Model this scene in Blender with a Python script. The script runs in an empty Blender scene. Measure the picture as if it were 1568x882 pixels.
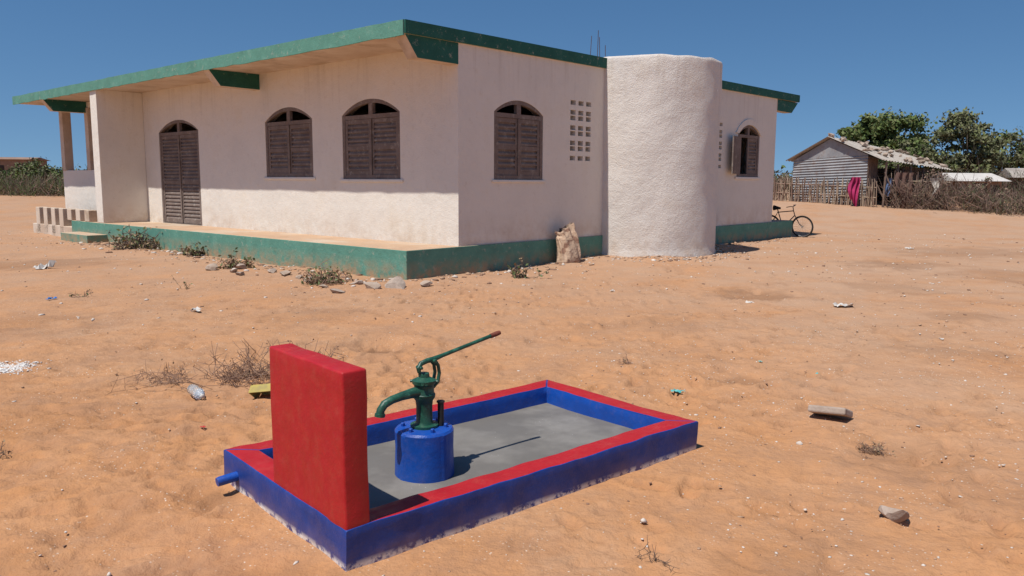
import bpy, bmesh, math, random
import numpy as np
from mathutils import Vector, Matrix, Euler
random.seed(7); rng=np.random.default_rng(11)
S=bpy.context.scene
COL=S.collection
# ------------------------------------------------------------------ materials
def nodes(name):
    m=bpy.data.materials.new(name); m.use_nodes=True
    nt=m.node_tree; b=nt.nodes['Principled BSDF']
    return m,nt,b
def N(nt,t,**k):
    n=nt.nodes.new(t)
    for a,v in k.items():
        if a in n.inputs.keys(): n.inputs[a].default_value=v
        else: setattr(n,a,v)
    return n
def coordnode(nt,coord='Object'):
    return nt.nodes.new('ShaderNodeTexCoord').outputs[coord]
def noise(nt,co,scale,detail=5,rough=.55,dist=0):
    n=N(nt,'ShaderNodeTexNoise',Scale=scale,Detail=detail,Roughness=rough,Distortion=dist)
    nt.links.new(co,n.inputs['Vector']); return n.outputs['Fac']
def ramp(nt,fac,stops):
    r=nt.nodes.new('ShaderNodeValToRGB'); e=r.color_ramp.elements
    while len(e)<len(stops): e.new(.5)
    for i,(p,c) in enumerate(stops):
        e[i].position=p; e[i].color=(c[0],c[1],c[2],1) if hasattr(c,'__len__') else (c,c,c,1)
    nt.links.new(fac,r.inputs[0]); return r.outputs[0]
def mix(nt,fac,a,b,mode='MIX'):
    m=nt.nodes.new('ShaderNodeMix'); m.data_type='RGBA'; m.blend_type=mode
    for s,v in ((0,fac),(6,a),(7,b)):
        if hasattr(v,'links'): nt.links.new(v,m.inputs[s])
        elif s==0: m.inputs[0].default_value=v
        else: m.inputs[s].default_value=(v[0],v[1],v[2],1)
    return m.outputs[2]
def bumpn(nt,b,h,strength=.5,dist=.01,prev=None):
    n=N(nt,'ShaderNodeBump',Strength=strength,Distance=dist); nt.links.new(h,n.inputs['Height'])
    if prev is not None: nt.links.new(prev,n.inputs['Normal'])
    nt.links.new(n.outputs[0],b.inputs['Normal']); return n.outputs[0]
def mat(name,c1,c2=None,scale=5,rough=.8,bump=0,bscale=40,bdist=.01,spec=.3,lo=.35,hi=.65,c3=None,s3=2,metal=0,det=4):
    m,nt,b=nodes(name); co=coordnode(nt)
    c2=c2 or tuple(x*.8 for x in c1)
    col=ramp(nt,noise(nt,co,scale,det,.6),[(lo,c1),(hi,c2)])
    if c3: col=mix(nt,ramp(nt,noise(nt,co,s3,4,.65),[(.52,0),(.68,1)]),col,c3)
    nt.links.new(col,b.inputs['Base Color'])
    b.inputs['Roughness'].default_value=rough; b.inputs['Metallic'].default_value=metal
    b.inputs['Specular IOR Level'].default_value=spec
    if bump: bumpn(nt,b,noise(nt,co,bscale,3,.6),bump,bdist)
    return m
def geoZ(nt):
    g=nt.nodes.new('ShaderNodeNewGeometry'); s=nt.nodes.new('ShaderNodeSeparateXYZ')
    nt.links.new(g.outputs['Position'],s.inputs[0]); return s.outputs[2]
def maprange(nt,v,a,b,c=0,d=1):
    n=nt.nodes.new('ShaderNodeMapRange'); nt.links.new(v,n.inputs[0])
    for i,x in enumerate((a,b,c,d)): n.inputs[i+1].default_value=x
    return n.outputs[0]
def mul(nt,a,b,op='MULTIPLY'):
    n=nt.nodes.new('ShaderNodeMath'); n.operation=op
    for i,x in enumerate((a,b)):
        if hasattr(x,'links'): nt.links.new(x,n.inputs[i])
        else: n.inputs[i].default_value=x
    return n.outputs[0]
# plaster
def plaster(name,base,bs=.5,bd=.012,p1=.03,zs=(1.1,.45)):
    m,nt,b=nodes(name); co=coordnode(nt)
    c=ramp(nt,noise(nt,co,.9,5,.65),[(.3,tuple(x*.93 for x in base)),(.55,base),(.75,(base[0]*.96,base[1]*.93,base[2]*.88))])
    c=mix(nt,mul(nt,ramp(nt,noise(nt,co,8,4,.7),[(.56,0),(.78,1)]),.3),c,(.46,.37,.28))
    z=geoZ(nt)
    splash=mul(nt,maprange(nt,z,zs[0],zs[1],0,1),ramp(nt,noise(nt,co,2.5,5,.7),[(.38,0),(.68,1)]))
    c=mix(nt,mul(nt,splash,.62),c,(.47,.33,.22))
    mp=nt.nodes.new('ShaderNodeMapping'); mp.inputs['Scale'].default_value=(6,6,.35); nt.links.new(co,mp.inputs[0])
    st=mul(nt,ramp(nt,noise(nt,mp.outputs[0],1.3,3,.6),[(.53,0),(.75,1)]),maprange(nt,z,2.8,4.1,0,1))
    c=mix(nt,mul(nt,st,.4),c,(.40,.33,.26))
    nt.links.new(c,b.inputs['Base Color']); b.inputs['Roughness'].default_value=.95; b.inputs['Specular IOR Level'].default_value=.08
    p=bumpn(nt,b,noise(nt,co,4,3,.6),.45,p1)
    bumpn(nt,b,noise(nt,co,45,3,.65),bs,bd,p)
    return m
M_wall=plaster('white_plaster',(.735,.68,.60))
M_cyl=plaster('cylinder_plaster',(.69,.64,.58),.7,.02,.05,(.8,.05))
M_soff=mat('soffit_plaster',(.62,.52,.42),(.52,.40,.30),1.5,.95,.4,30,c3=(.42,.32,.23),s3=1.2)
def greenpaint(name,g):
    m,nt,b=nodes(name); co=coordnode(nt)
    c=ramp(nt,noise(nt,co,3,5,.7),[(.3,tuple(x*.78 for x in g)),(.6,g),(.8,(g[0]*1.6+.03,g[1]*1.15+.02,g[2]*1.2+.02))])
    c=mix(nt,mul(nt,ramp(nt,noise(nt,co,9,5,.75),[(.59,0),(.67,1)]),.55),c,(.42,.40,.32))
    z=geoZ(nt)
    d=mul(nt,maprange(nt,z,.33,0,0,1),ramp(nt,noise(nt,co,5,4,.7),[(.35,0),(.6,1)]))
    c=mix(nt,mul(nt,d,.8),c,(.44,.24,.13))
    nt.links.new(c,b.inputs['Base Color']); b.inputs['Roughness'].default_value=.8; b.inputs['Specular IOR Level'].default_value=.2
    bumpn(nt,b,noise(nt,co,18,4,.65),.6,.015)
    return m
M_green=greenpaint('green_paint',(.115,.28,.215))
M_gshade=greenpaint('shaded_green_paint',(.026,.12,.09))  # same trim green, with the shade of the right-hand faces put into its colour
M_floor=mat('dusty_concrete',(.50,.34,.22),(.42,.27,.17),2,.95,.4,30,c3=(.50,.40,.30),s3=1)
M_wood=mat('weathered_wood',(.22,.172,.147),(.15,.113,.096),4,.9,.5,60,c3=(.29,.245,.21),s3=8,spec=.15)
M_dark=mat('dark_shade',(.05,.035,.03),(.04,.03,.025),2,.95)  # near-black colour standing in for shade in gaps and doorways
M_metalrod=mat('rusty_steel',(.10,.05,.035),(.06,.035,.03),20,.7)
def paint(name,c,c2,splash=True,rough=.5,dust=.08):
    m,nt,b=nodes(name); co=coordnode(nt)
    col=ramp(nt,noise(nt,co,6,5,.65),[(.3,c),(.7,c2)])
    col=mix(nt,mul(nt,ramp(nt,noise(nt,co,14,5,.75),[(.5,0),(.75,1)]),dust),col,(.5,.3,.18))
    if splash:
        z=geoZ(nt)
        s=mul(nt,maprange(nt,z,.03,.006,0,1),ramp(nt,noise(nt,co,16,4,.7),[(.42,0),(.52,1)]))
        col=mix(nt,s,col,(.7,.66,.62))
        s2=mul(nt,maprange(nt,z,.09,.0,0,.5),ramp(nt,noise(nt,co,5,4,.7),[(.4,0),(.7,1)]))
        col=mix(nt,s2,col,(.42,.24,.13))
    nt.links.new(col,b.inputs['Base Color'])
    nt.links.new(ramp(nt,noise(nt,co,10,3,.6),[(.3,rough-.12),(.7,rough+.15)]),b.inputs['Roughness'])
    b.inputs['Specular IOR Level'].default_value=.4
    p=bumpn(nt,b,noise(nt,co,9,3,.5),.5,.012)
    bumpn(nt,b,noise(nt,co,110,3,.6),.5,.003,p)
    return m
M_red=paint('red_paint',(.42,.011,.015),(.36,.008,.011),False,.5)
M_blue=paint('blue_paint',(.009,.045,.24),(.007,.032,.185),True,.5)
M_blue2=paint('blue_paint_bright',(.008,.075,.38),(.007,.055,.29),False,.4)
def cement():
    m,nt,b=nodes('grey_cement'); co=coordnode(nt)
    c=ramp(nt,noise(nt,co,3,5,.65),[(.3,(.165,.15,.13)),(.6,(.215,.197,.175)),(.8,(.26,.238,.21))])
    c=mix(nt,mul(nt,ramp(nt,noise(nt,co,1.7,4,.6),[(.44,1),(.56,0)]),.7),c,(.115,.104,.092))
    v=N(nt,'ShaderNodeTexVoronoi',Scale=38); nt.links.new(co,v.inputs['Vector'])
    sp=mul(nt,ramp(nt,v.outputs['Distance'],[(.05,1),(.09,0)]),ramp(nt,noise(nt,co,3.2,3,.6),[(.54,0),(.58,1)]))
    c=mix(nt,sp,c,(.62,.6,.56))
    nt.links.new(c,b.inputs['Base Color']); b.inputs['Roughness'].default_value=.7
    p=bumpn(nt,b,noise(nt,co,5,3,.5),.5,.012); bumpn(nt,b,noise(nt,co,120,3,.6),.3,.002,p)
    return m
M_cem=cement()
M_pump=mat('green_pump_enamel',(.014,.085,.05),(.008,.05,.032),12,.45,.5,60,.004,.5,c3=(.035,.14,.09),s3=25)
M_pumpd=mat('black_iron',(.02,.022,.02),(.03,.025,.02),30,.5)
M_rust=mat('rust_tip',(.20,.06,.035),(.12,.035,.025),30,.8)
def sand():
    m,nt,b=nodes('orange_sand'); co=coordnode(nt)
    n1=noise(nt,co,.38,5,.65,.4)
    c=ramp(nt,n1,[(.3,(.455,.222,.102)),(.5,(.475,.247,.124)),(.7,(.43,.262,.16))])
    c=mix(nt,mul(nt,ramp(nt,noise(nt,co,2.6,5,.72),[(.42,1),(.6,0)]),.45),c,(.47,.215,.085))
    c=mix(nt,mul(nt,ramp(nt,noise(nt,co,1.15,7,.78),[(.45,0),(.64,1)]),.62),c,(.325,.182,.11))
    c=mix(nt,mul(nt,ramp(nt,noise(nt,co,17,5,.78),[(.48,0),(.7,1)]),.45),c,(.275,.145,.083))
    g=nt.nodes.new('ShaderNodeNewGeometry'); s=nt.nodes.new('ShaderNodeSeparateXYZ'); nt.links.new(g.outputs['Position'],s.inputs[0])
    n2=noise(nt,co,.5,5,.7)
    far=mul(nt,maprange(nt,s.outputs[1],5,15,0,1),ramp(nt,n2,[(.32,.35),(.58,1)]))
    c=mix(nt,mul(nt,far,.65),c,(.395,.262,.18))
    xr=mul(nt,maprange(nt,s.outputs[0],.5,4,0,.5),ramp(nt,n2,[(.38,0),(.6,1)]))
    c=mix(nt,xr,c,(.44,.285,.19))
    v=N(nt,'ShaderNodeTexVoronoi',Scale=34); nt.links.new(co,v.inputs['Vector'])
    sp=mul(nt,ramp(nt,v.outputs['Distance'],[(.12,1),(.18,0)]),ramp(nt,noise(nt,co,1.9,3,.7),[(.48,0),(.6,.85)]))
    c=mix(nt,sp,c,(.64,.53,.43))
    a=N(nt,'ShaderNodeAttribute',attribute_name='damp_shade')  # damp soil plus shade painted into the print hollows
    c=mix(nt,mul(nt,a.outputs['Fac'],.8),c,(.165,.085,.047))
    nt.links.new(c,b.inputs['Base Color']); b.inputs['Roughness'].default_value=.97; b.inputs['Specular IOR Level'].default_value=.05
    p=bumpn(nt,b,noise(nt,co,13,4,.65),.65,.03)
    bumpn(nt,b,noise(nt,co,90,3,.7),.6,.006,p)
    return m
M_sand=sand()
# ------------------------------------------------------------------ mesh helpers
def empty(name,loc=(0,0,0),rz=0):
    e=bpy.data.objects.new(name,None); e.location=loc; e.rotation_euler=(0,0,rz); e.empty_display_size=.3; COL.objects.link(e); return e
class MB:
    def __init__(s): s.v=[];s.f=[];s.m=[]
    def add(s,vs,fs,mi=0):
        o=len(s.v); s.v+= [tuple(map(float,v)) for v in vs]
        for i,f in enumerate(fs):
            s.f.append([o+k for k in f]); s.m.append(mi[i] if hasattr(mi,'__len__') else mi)
    def box(s,x0,x1,y0,y1,z0,z1,mi=0):
        vs=[(x0,y0,z0),(x1,y0,z0),(x1,y1,z0),(x0,y1,z0),(x0,y0,z1),(x1,y0,z1),(x1,y1,z1),(x0,y1,z1)]
        s.add(vs,[(0,3,2,1),(4,5,6,7),(0,1,5,4),(1,2,6,5),(2,3,7,6),(3,0,4,7)],mi)
    def tube(s,path,rad,n=10,mi=0,caps=True):
        P=[Vector(p) for p in path]; R=rad if hasattr(rad,'__len__') else [rad]*len(P)
        rings=[];up=Vector((.13,.21,1)).normalized();last=None
        for i,p in enumerate(P):
            t=(P[min(i+1,len(P)-1)]-P[max(i-1,0)]).normalized()
            if last is None:
                a=t.cross(up)
                if a.length<.2: a=t.cross(Vector((1,0,0)))
                a.normalize()
            else:
                a=(last-t*last.dot(t)).normalized()
            last=a;b=t.cross(a)
            rings.append([p+(a*math.cos(2*math.pi*k/n)+b*math.sin(2*math.pi*k/n))*R[i] for k in range(n)])
        vs=[v for r in rings for v in r];fs=[]
        for i in range(len(P)-1):
            for k in range(n):
                fs.append((i*n+k,i*n+(k+1)%n,(i+1)*n+(k+1)%n,(i+1)*n+k))
        if caps: fs+= [tuple(range(n))[::-1],tuple((len(P)-1)*n+k for k in range(n))]
        s.add(vs,fs,mi)
    def lathe(s,prof,n=32,mi=0,c=(0,0),fn=None):
        vs=[];fs=[]
        for (r,z) in prof:
            for k in range(n):
                t=2*math.pi*k/n; rr=r*(fn(t,z) if fn else 1)
                vs.append((c[0]+rr*math.cos(t),c[1]+rr*math.sin(t),z))
        for i in range(len(prof)-1):
            for k in range(n): fs.append((i*n+k,i*n+(k+1)%n,(i+1)*n+(k+1)%n,(i+1)*n+k))
        fs+= [tuple(range(n))[::-1],tuple((len(prof)-1)*n+k for k in range(n))]
        s.add(vs,fs,mi)
    def obj(s,name,mats,parent=None,smooth=False,bevel=0,loc=None,segs=2):
        me=bpy.data.meshes.new(name); me.from_pydata(s.v,[],s.f)
        for m in (mats if isinstance(mats,(list,tuple)) else [mats]): me.materials.append(m)
        me.polygons.foreach_set('material_index',s.m)
        if smooth: me.polygons.foreach_set('use_smooth',[True]*len(s.f))
        me.update(); o=bpy.data.objects.new(name,me); COL.objects.link(o)
        if parent: o.parent=parent
        if loc: o.location=loc
        if bevel:
            b=o.modifiers.new('b','BEVEL'); b.width=bevel; b.segments=segs; b.limit_method='ANGLE'; b.angle_limit=math.radians(40)
        return o
def autosmooth(o,ang=40):
    me=o.data; bm=bmesh.new(); bm.from_mesh(me)
    for e in bm.edges:
        if len(e.link_faces)==2 and e.calc_face_angle(0)>math.radians(ang): e.smooth=False
    for f in bm.faces: f.smooth=True
    bm.to_mesh(me); bm.free()
def apply_mods(o):
    dg=bpy.context.evaluated_depsgraph_get(); me=bpy.data.meshes.new_from_object(o.evaluated_get(dg)); o.modifiers.clear(); o.data=me
_T={}
def vnoise(x,y,seed):
    if seed not in _T: _T[seed]=np.random.default_rng(seed).random((256,256))
    T=_T[seed]
    xi=np.floor(x).astype(int);yi=np.floor(y).astype(int);fx=x-xi;fy=y-yi
    fx=fx*fx*(3-2*fx);fy=fy*fy*(3-2*fy)
    g=lambda a,b:T[a&255,b&255]
    return (g(xi,yi)*(1-fx)+g(xi+1,yi)*fx)*(1-fy)+(g(xi,yi+1)*(1-fx)+g(xi+1,yi+1)*fx)*fy-.5
def sstep(t): t=np.clip(t,0,1); return t*t*(3-2*t)
TH=.7234; KX,KY=-.9427,13.9603
L=np.array([.758,.652]);W=np.array([.652,-.758]); B0=np.array([-.68,3.12])
def base_h(x,y):
    return .8*sstep((y-25)/17.)
def ground_z(x,y):
    x=np.asarray(x,float);y=np.asarray(y,float)
    h=.05*vnoise(x/2.3+9,y/2.3,1)+.040*vnoise(x/.8,y/.8+40,2)+.026*vnoise(x/.3,y/.3,3)+.012*vnoise(x/.13,y/.13,4)
    pl=(x-B0[0])*L[0]+(y-B0[1])*L[1]; pw=-((x-B0[0])*W[0]+(y-B0[1])*W[1])
    dx=np.maximum(np.maximum(-pl,pl-2.39),0);dy=np.maximum(np.maximum(-pw,pw-1.33),0)
    d=np.hypot(dx,dy); k=sstep(d/.6)
    inside=(pl>.04)&(pl<2.35)&(pw>.04)&(pw<1.29)
    h=h*(.25+.75*k)-.004
    h=np.where(inside,-.03,h)
    h=h+base_h(x,y)
    h=h+.10*np.exp(-((x-3.03)**2+(y-18.45)**2)/6.)
    for (cx,cy,r,dep) in ((-1.27,7.75,.34,.085),(3.6,11.6,.5,.06),(2.35,4.6,.3,.025),(-.95,3.0,.2,.02),(1.9,6.6,.28,.06),(-6.5,7.9,.6,.04),(-1.55,3.9,.16,.03)):
        q=((x-cx)**2+(y-cy)**2)/(r*r); h=h-dep*np.exp(-q)+dep*.45*np.exp(-(np.sqrt(q)-1.5)**2*6)
    return h
# ------------------------------------------------------------------ ground
def build_ground():
    n=840; t=np.linspace(-1,1,n); A=1.35;k=6.45
    xs=A*np.sinh(k*t); ys=4.3+A*np.sinh(k*t)
    X,Y=np.meshgrid(xs,ys); Z=ground_z(X,Y)
    damp_shade=np.zeros_like(Z)
    r=np.random.default_rng(5)
    def dimple(cx,cy,a,b,ang,dep,shade=.18):
        R=max(a,b)*2
        i0,i1=np.searchsorted(xs,(cx-R,cx+R));j0,j1=np.searchsorted(ys,(cy-R,cy+R))
        if i1-i0<2 or j1-j0<2: return
        x=X[j0:j1,i0:i1]-cx;y=Y[j0:j1,i0:i1]-cy
        u=(x*math.cos(ang)+y*math.sin(ang))/a;v=(-x*math.sin(ang)+y*math.cos(ang))/b
        q=np.sqrt(u*u+v*v)
        Z[j0:j1,i0:i1]+= -dep*(1-sstep((q-.6)/.5))+dep*.55*np.exp(-((q-1.25)/.22)**2)
        damp_shade[j0:j1,i0:i1]=np.maximum(damp_shade[j0:j1,i0:i1],shade*(1-sstep((q-.5)/.6)))  # hollows of prints and scuffs darkened in colour as painted shade
    ok=lambda cx,cy:not(-.15<(cx-B0[0])*L[0]+(cy-B0[1])*L[1]<2.55 and -.15<-((cx-B0[0])*W[0]+(cy-B0[1])*W[1])<1.5)
    for _ in range(70):
        cx=r.uniform(-7,7);cy=r.uniform(1.8,12);a=r.uniform(0,6.3)
        for s_ in range(r.integers(6,16)):
            cx+=math.cos(a)*.33;cy+=math.sin(a)*.33;a+=r.normal()*.12;o=.08*(-1)**s_
            fx,fy=cx-math.sin(a)*o,cy+math.cos(a)*o
            if ok(fx,fy): dimple(fx,fy,.135,.052,a,r.uniform(.018,.034),r.uniform(.2,.4))
    for _ in range(2000):
        cx=r.uniform(-7,8);cy=r.uniform(2,13)
        if r.random()<.5: cx=r.uniform(-4.5,-.2);cy=r.uniform(2.2,8)
        if ok(cx,cy): dimple(cx,cy,r.uniform(.08,.15),r.uniform(.04,.065),r.uniform(0,6.3),r.uniform(.007,.020),r.uniform(.05,.25))
    for cx,cy,R,am in ((-1.27,7.72,.33,.75),(3.6,11.6,.65,.6),(2.35,4.6,.42,.3),(7.6,16,1.2,.45),(-1.55,3.9,.16,.6),(-.95,3.0,.3,.35),(1.9,6.55,.2,.5),(5.5,9.5,.5,.4),(-9,15.5,1.4,.45),(9,14,1.5,.3),(-3.2,5.2,.7,.24),(-3.4,3.4,.5,.26),(3.2,3.6,.7,.26),(5.5,6.2,.9,.3),(-5.5,9,.8,.3),(1.6,9,.7,.24),(-2,2.9,.5,.28),(1.2,3.2,.4,.22),(-4.5,6.0,.6,.3),(4.2,7.6,.6,.28),(11,19,2,.35),(6,12.5,.9,.3),(-2.5,9.4,.7,.24)):
        q=np.hypot(X-cx,(Y-cy)*1.1)/R+.9*vnoise(X/.25,Y/.25,8)+.6*vnoise(X/.1,Y/.1,9)
        damp_shade=np.maximum(damp_shade,am*(1-sstep((q-.4)/.8)))
    V=np.stack([X.ravel(),Y.ravel(),Z.ravel()],1)
    me=bpy.data.meshes.new('ground'); me.vertices.add(n*n); me.vertices.foreach_set('co',V.ravel())
    idx=np.arange(n*n).reshape(n,n); q=np.stack([idx[:-1,:-1],idx[:-1,1:],idx[1:,1:],idx[1:,:-1]],-1).reshape(-1,4)
    me.loops.add(q.size); me.loops.foreach_set('vertex_index',q.ravel().astype(np.int32))
    me.polygons.add(len(q)); me.polygons.foreach_set('loop_start',np.arange(0,q.size,4,dtype=np.int32))
    me.polygons.foreach_set('use_smooth',np.ones(len(q),bool))
    me.update(calc_edges=True)
    a=me.attributes.new('damp_shade','FLOAT','POINT'); a.data.foreach_set('value',damp_shade.ravel().astype(np.float32))
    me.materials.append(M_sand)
    o=bpy.data.objects.new('ground',me); COL.objects.link(o)
build_ground()
gz=lambda x,y: float(ground_z(x,y))
# ------------------------------------------------------------------ building (local x=b, y=a)
BLD=empty('white_plastered_building',(KX,KY,0),math.pi/2-TH)
wz=lambda b:3.97+.009*b
def ring_walls():
    m=MB(); T=.22
    O=[(0,0),(13.1,0),(13.1,12.3),(0,12.3)];I=[(T,T),(13.1-T,T),(13.1-T,12.3-T),(T,12.3-T)]
    vs=[]
    for P in (O,I):
        vs+=[(x,y,.44) for x,y in P]
    for P in (O,I):
        vs+=[(x,y,wz(x)) for x,y in P]
    fs=[]
    for k in range(4):
        j=(k+1)%4
        fs+=[(k,j,8+j,8+k),(4+j,4+k,12+k,12+j),(8+k,8+j,12+j,12+k),(j,k,4+k,4+j)]
    m.add(vs,fs); return m.obj('walls',[M_wall,M_soff],BLD)
def arch(s0,s1,z0,zs,za,n=14):
    h=za-zs;w=(s1-s0)/2;R=(w*w+h*h)/(2*h);cz=za-R;c=(s0+s1)/2;a0=math.asin(min(1,w/R))
    P=[(s0,z0),(s1,z0)]
    for i in range(n+1):
        a=a0-2*a0*i/n; P.append((c+R*math.sin(a),cz+R*math.cos(a)))
    return P
mapF=lambda s,d,z:(d,s,z)
mapR=lambda s,d,z:(s,d,z)
def prism(m,P,d0,d1,mp,mi=0):
    n=len(P); vs=[mp(s,d0,z) for s,z in P]+[mp(s,d1,z) for s,z in P]
    fs=[tuple(range(n)),tuple(range(2*n-1,n-1,-1))]+[(i,n+i,n+(i+1)%n,(i+1)%n) for i in range(n)]
    m.add(vs,fs,mi)
walls=ring_walls()
cut=MB()
WIN=[('F',1.53,3.28,1.66,2.90,3.18,mapF),('F',4.30,6.09,1.70,2.90,3.18,mapF),('D',9.12,11.25,.49,2.86,3.15,mapF),('R',.91,2.31,1.66,2.88,3.12,mapR),('O',10.66,12.02,1.80,2.96,3.22,mapR)]
for k,s0,s1,z0,zs,za,mp in WIN: prism(cut,arch(s0,s1,z0,zs,za),-.1,.4,mp)
def grid(s0,s1,z0,z1,nc,nr,fw=.58,fh=.62):
    cw=(s1-s0)/nc;ch=(z1-z0)/nr
    for i in range(nc):
        for j in range(nr):
            a=s0+cw*(i+.5);c=z0+ch*(j+.5)+(.02 if j%2 else -.02)
            prism(cut,[(a-cw*fw/2,c-ch*fh/2),(a+cw*fw/2,c-ch*fh/2),(a+cw*fw/2,c+ch*fh/2),(a-cw*fw/2,c+ch*fh/2)],-.1,.4,mapR)
grid(3.13,3.92,2.05,3.27,3,8,.66,.6)
grid(9.05,9.78,2.0,3.2,3,8,.66,.6)
co=cut.obj('cutter',[M_soff])
bm=bmesh.new();bm.from_mesh(co.data);bmesh.ops.recalc_face_normals(bm,faces=bm.faces);bm.to_mesh(co.data);bm.free()
bm=bmesh.new();bm.from_mesh(walls.data);bmesh.ops.recalc_face_normals(bm,faces=bm.faces);bm.to_mesh(walls.data);bm.free()
co.parent=BLD
bo=walls.modifiers.new('bo','BOOLEAN');bo.operation='DIFFERENCE';bo.object=co;bo.solver='EXACT'
bpy.context.view_layer.update(); apply_mods(walls); bpy.data.objects.remove(co)
walls.data.materials.clear(); walls.data.materials.append(M_wall)
def leaf(m,s0,s1,z0,z1,d,mp,pitch=.085):
    t=.035; st=.07
    def bx(a0,a1,c0,c1,e0,e1,tilt=0):
        vs=[mp(a0,e0,c0),mp(a1,e0,c0),mp(a1,e1,c0+tilt),mp(a0,e1,c0+tilt),mp(a0,e0,c1),mp(a1,e0,c1),mp(a1,e1,c1+tilt),mp(a0,e1,c1+tilt)]
        m.add(vs,[(0,3,2,1),(4,5,6,7),(0,1,5,4),(1,2,6,5),(2,3,7,6),(3,0,4,7)])
    bx(s0,s0+st,z0,z1,d,d+t);bx(s1-st,s1,z0,z1,d,d+t)
    mid=z0+(z1-z0)*.45
    for c in (z0,mid,z1-.08): bx(s0+st,s1-st,c,c+.08,d+.001,d+t-.001)
    for a,b in ((z0+.08,mid),(mid+.08,z1-.08)):
        n=max(2,int((b-a)/pitch))
        for i in range(n):
            c=a+(b-a)*(i+.5)/n+random.uniform(-.008,.008)
            bx(s0+st,s1-st,c-.044,c-.012,d+.004,d+t-.006,.036)
    bx(s0+st,s1-st,z0+.08,z1-.08,d+t-.004,d+t+.004)
def window(k,s0,s1,z0,zs,za,mp,nm):
    e=empty(nm); e.parent=BLD
    m=MB(); fw=.075; zt=zs-.06
    Po=arch(s0+.004,s1-.004,z0+.004,zs,za-.004,20);Pi=arch(s0+fw,s1-fw,z0+(fw if k!='D' else .02),zs-.0,za-fw,20)
    n=len(Po);d0,d1=.01,.10
    vs=[mp(s,d0,z) for s,z in Po]+[mp(s,d0,z) for s,z in Pi]+[mp(s,d1,z) for s,z in Po]+[mp(s,d1,z) for s,z in Pi]
    fs=[]
    for i in range(n):
        j=(i+1)%n
        fs+=[(i,j,n+j,n+i),(n+i,n+j,3*n+j,3*n+i),(2*n+i,2*n+j,j,i)]
    m.add(vs,fs)
    def bx(a0,a1,c0,c1,e0,e1): prism(m,[(a0,c0),(a1,c0),(a1,c1),(a0,c1)],e0,e1,mp)
    bx(s0+fw,s1-fw,zt-.03,zt+.05,.015,.09)
    c=(s0+s1)/2; bx(c-.06,c+.06,zt+.05,za-fw+.01,.018,.088)
    m.obj('frame',M_wood,e)
    lz0=z0+(fw if k!='D' else .03);lz1=zt-.035
    if k!='O':
        l=MB();leaf(l,s0+fw+.003,c-.006,lz0,lz1,.03,mp);leaf(l,c+.006,s1-fw-.003,lz0,lz1,.022,mp)
        prism(l,[(c-.03,lz0),(c+.03,lz0),(c+.03,lz1),(c-.03,lz1)],.004,.02,mp)
        l.obj('shutters',M_wood,e)
    else:
        l=MB();leaf(l,c+.006,s1-fw-.003,lz0,lz1,.03,mp);l.obj('shutter_closed',M_wood,e)
        l=MB();ang=math.radians(171);h=s0+.01
        mo=lambda s,d,z:(h+(s-h)*math.cos(ang)+(d-.03)*math.sin(ang),-.06-(s-h)*math.sin(ang)+(d-.03)*math.cos(ang),z)
        leaf(l,h,c-.006,lz0,lz1,.03,mo);l.obj('shutter_open',M_wood,e)
    if k=='O':
        a=MB();n2=24;Po=arch(s0-.16,s1+.16,z0,zs+.02,za+.16,n2)[2:];Pi=arch(s0-.0,s1+.0,z0,zs,za+.003,n2)[2:]
        n=len(Po);vs=[mp(s,-.03,z) for s,z in Po]+[mp(s,-.03,z) for s,z in Pi]+[mp(s,.01,z) for s,z in Po]+[mp(s,.01,z) for s,z in Pi]
        fs=[]
        for i in range(n-1): fs+=[(i,i+1,n+i+1,n+i),(2*n+i,2*n+i+1,i+1,i),(n+i,n+i+1,3*n+i+1,3*n+i)]
        a.add(vs,fs);a.obj('arch_moulding',M_wall,e)
for i,w in enumerate(WIN): window(*w,'door' if w[0]=='D' else 'window_%d'%i)
s=MB()
s.box(-.035,.0,1.45,3.36,1.60,1.655);s.box(-.03,.0,4.22,6.17,1.64,1.695)
s.box(.85,2.37,-.03,0,1.605,1.655);s.box(10.55,12.1,-.035,0,1.73,1.795)
s.obj('window_sills',M_wall,BLD,bevel=.01)
r=MB()
def slab(x0,x1,y0,y1,zb,zt,mi):
    vs=[(x,y,(zb if q==0 else zt)+.009*x) for q in (0,1) for x,y in ((x0,y0),(x1,y0),(x1,y1),(x0,y1))]
    r.add(vs,[(0,3,2,1),(4,5,6,7),(0,1,5,4),(1,2,6,5),(2,3,7,6),(3,0,4,7)],mi)
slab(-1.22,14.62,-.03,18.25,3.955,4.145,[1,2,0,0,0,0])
slab(-1.222,14.6,-.06,-.032,3.96,4.165,[3]*6)  # right fascia strip in the green with painted-in shade
nf=74;rr=np.random.default_rng(9);vs=[]
for i in range(nf+1):
    y=-.034+18.31*i/nf;w1,w2=rr.normal()*.004,rr.normal()*.006
    for x in (-1.25,-1.222):
        vs+=[(x+w1,y,3.925+w2-.011),(x+w1,y,4.165+rr.normal()*.003-.011)]
fs=[]
for i in range(nf):
    a=4*i;b_=a+4
    fs+=[(a,a+1,b_+1,b_),(a+1,a+3,b_+3,b_+1),(a+3,a+2,b_+2,b_+3),(a+2,a,b_,b_+2)]
fs+=[(0,2,3,1),(4*nf,4*nf+1,4*nf+3,4*nf+2)]
r.add(vs,fs,0)
ro=r.obj('roof_slab',[M_green,M_soff,M_floor,M_gshade],BLD)
b=MB()
def bracket(y0,y1,x0,xs,x1,zb,zt):
    P=[(x0,zt),(xs,zb),(x1,zb),(x1,zt)]
    if x0>x1: P=P[::-1]
    vs=[(x,y0,z) for x,z in P]+[(x,y1,z) for x,z in P]
    b.add(vs,[(0,1,2,3),(7,6,5,4),(0,4,5,1),(1,5,6,2),(2,6,7,3),(3,7,4,0)],[0,1,1,1,1,1])
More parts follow.
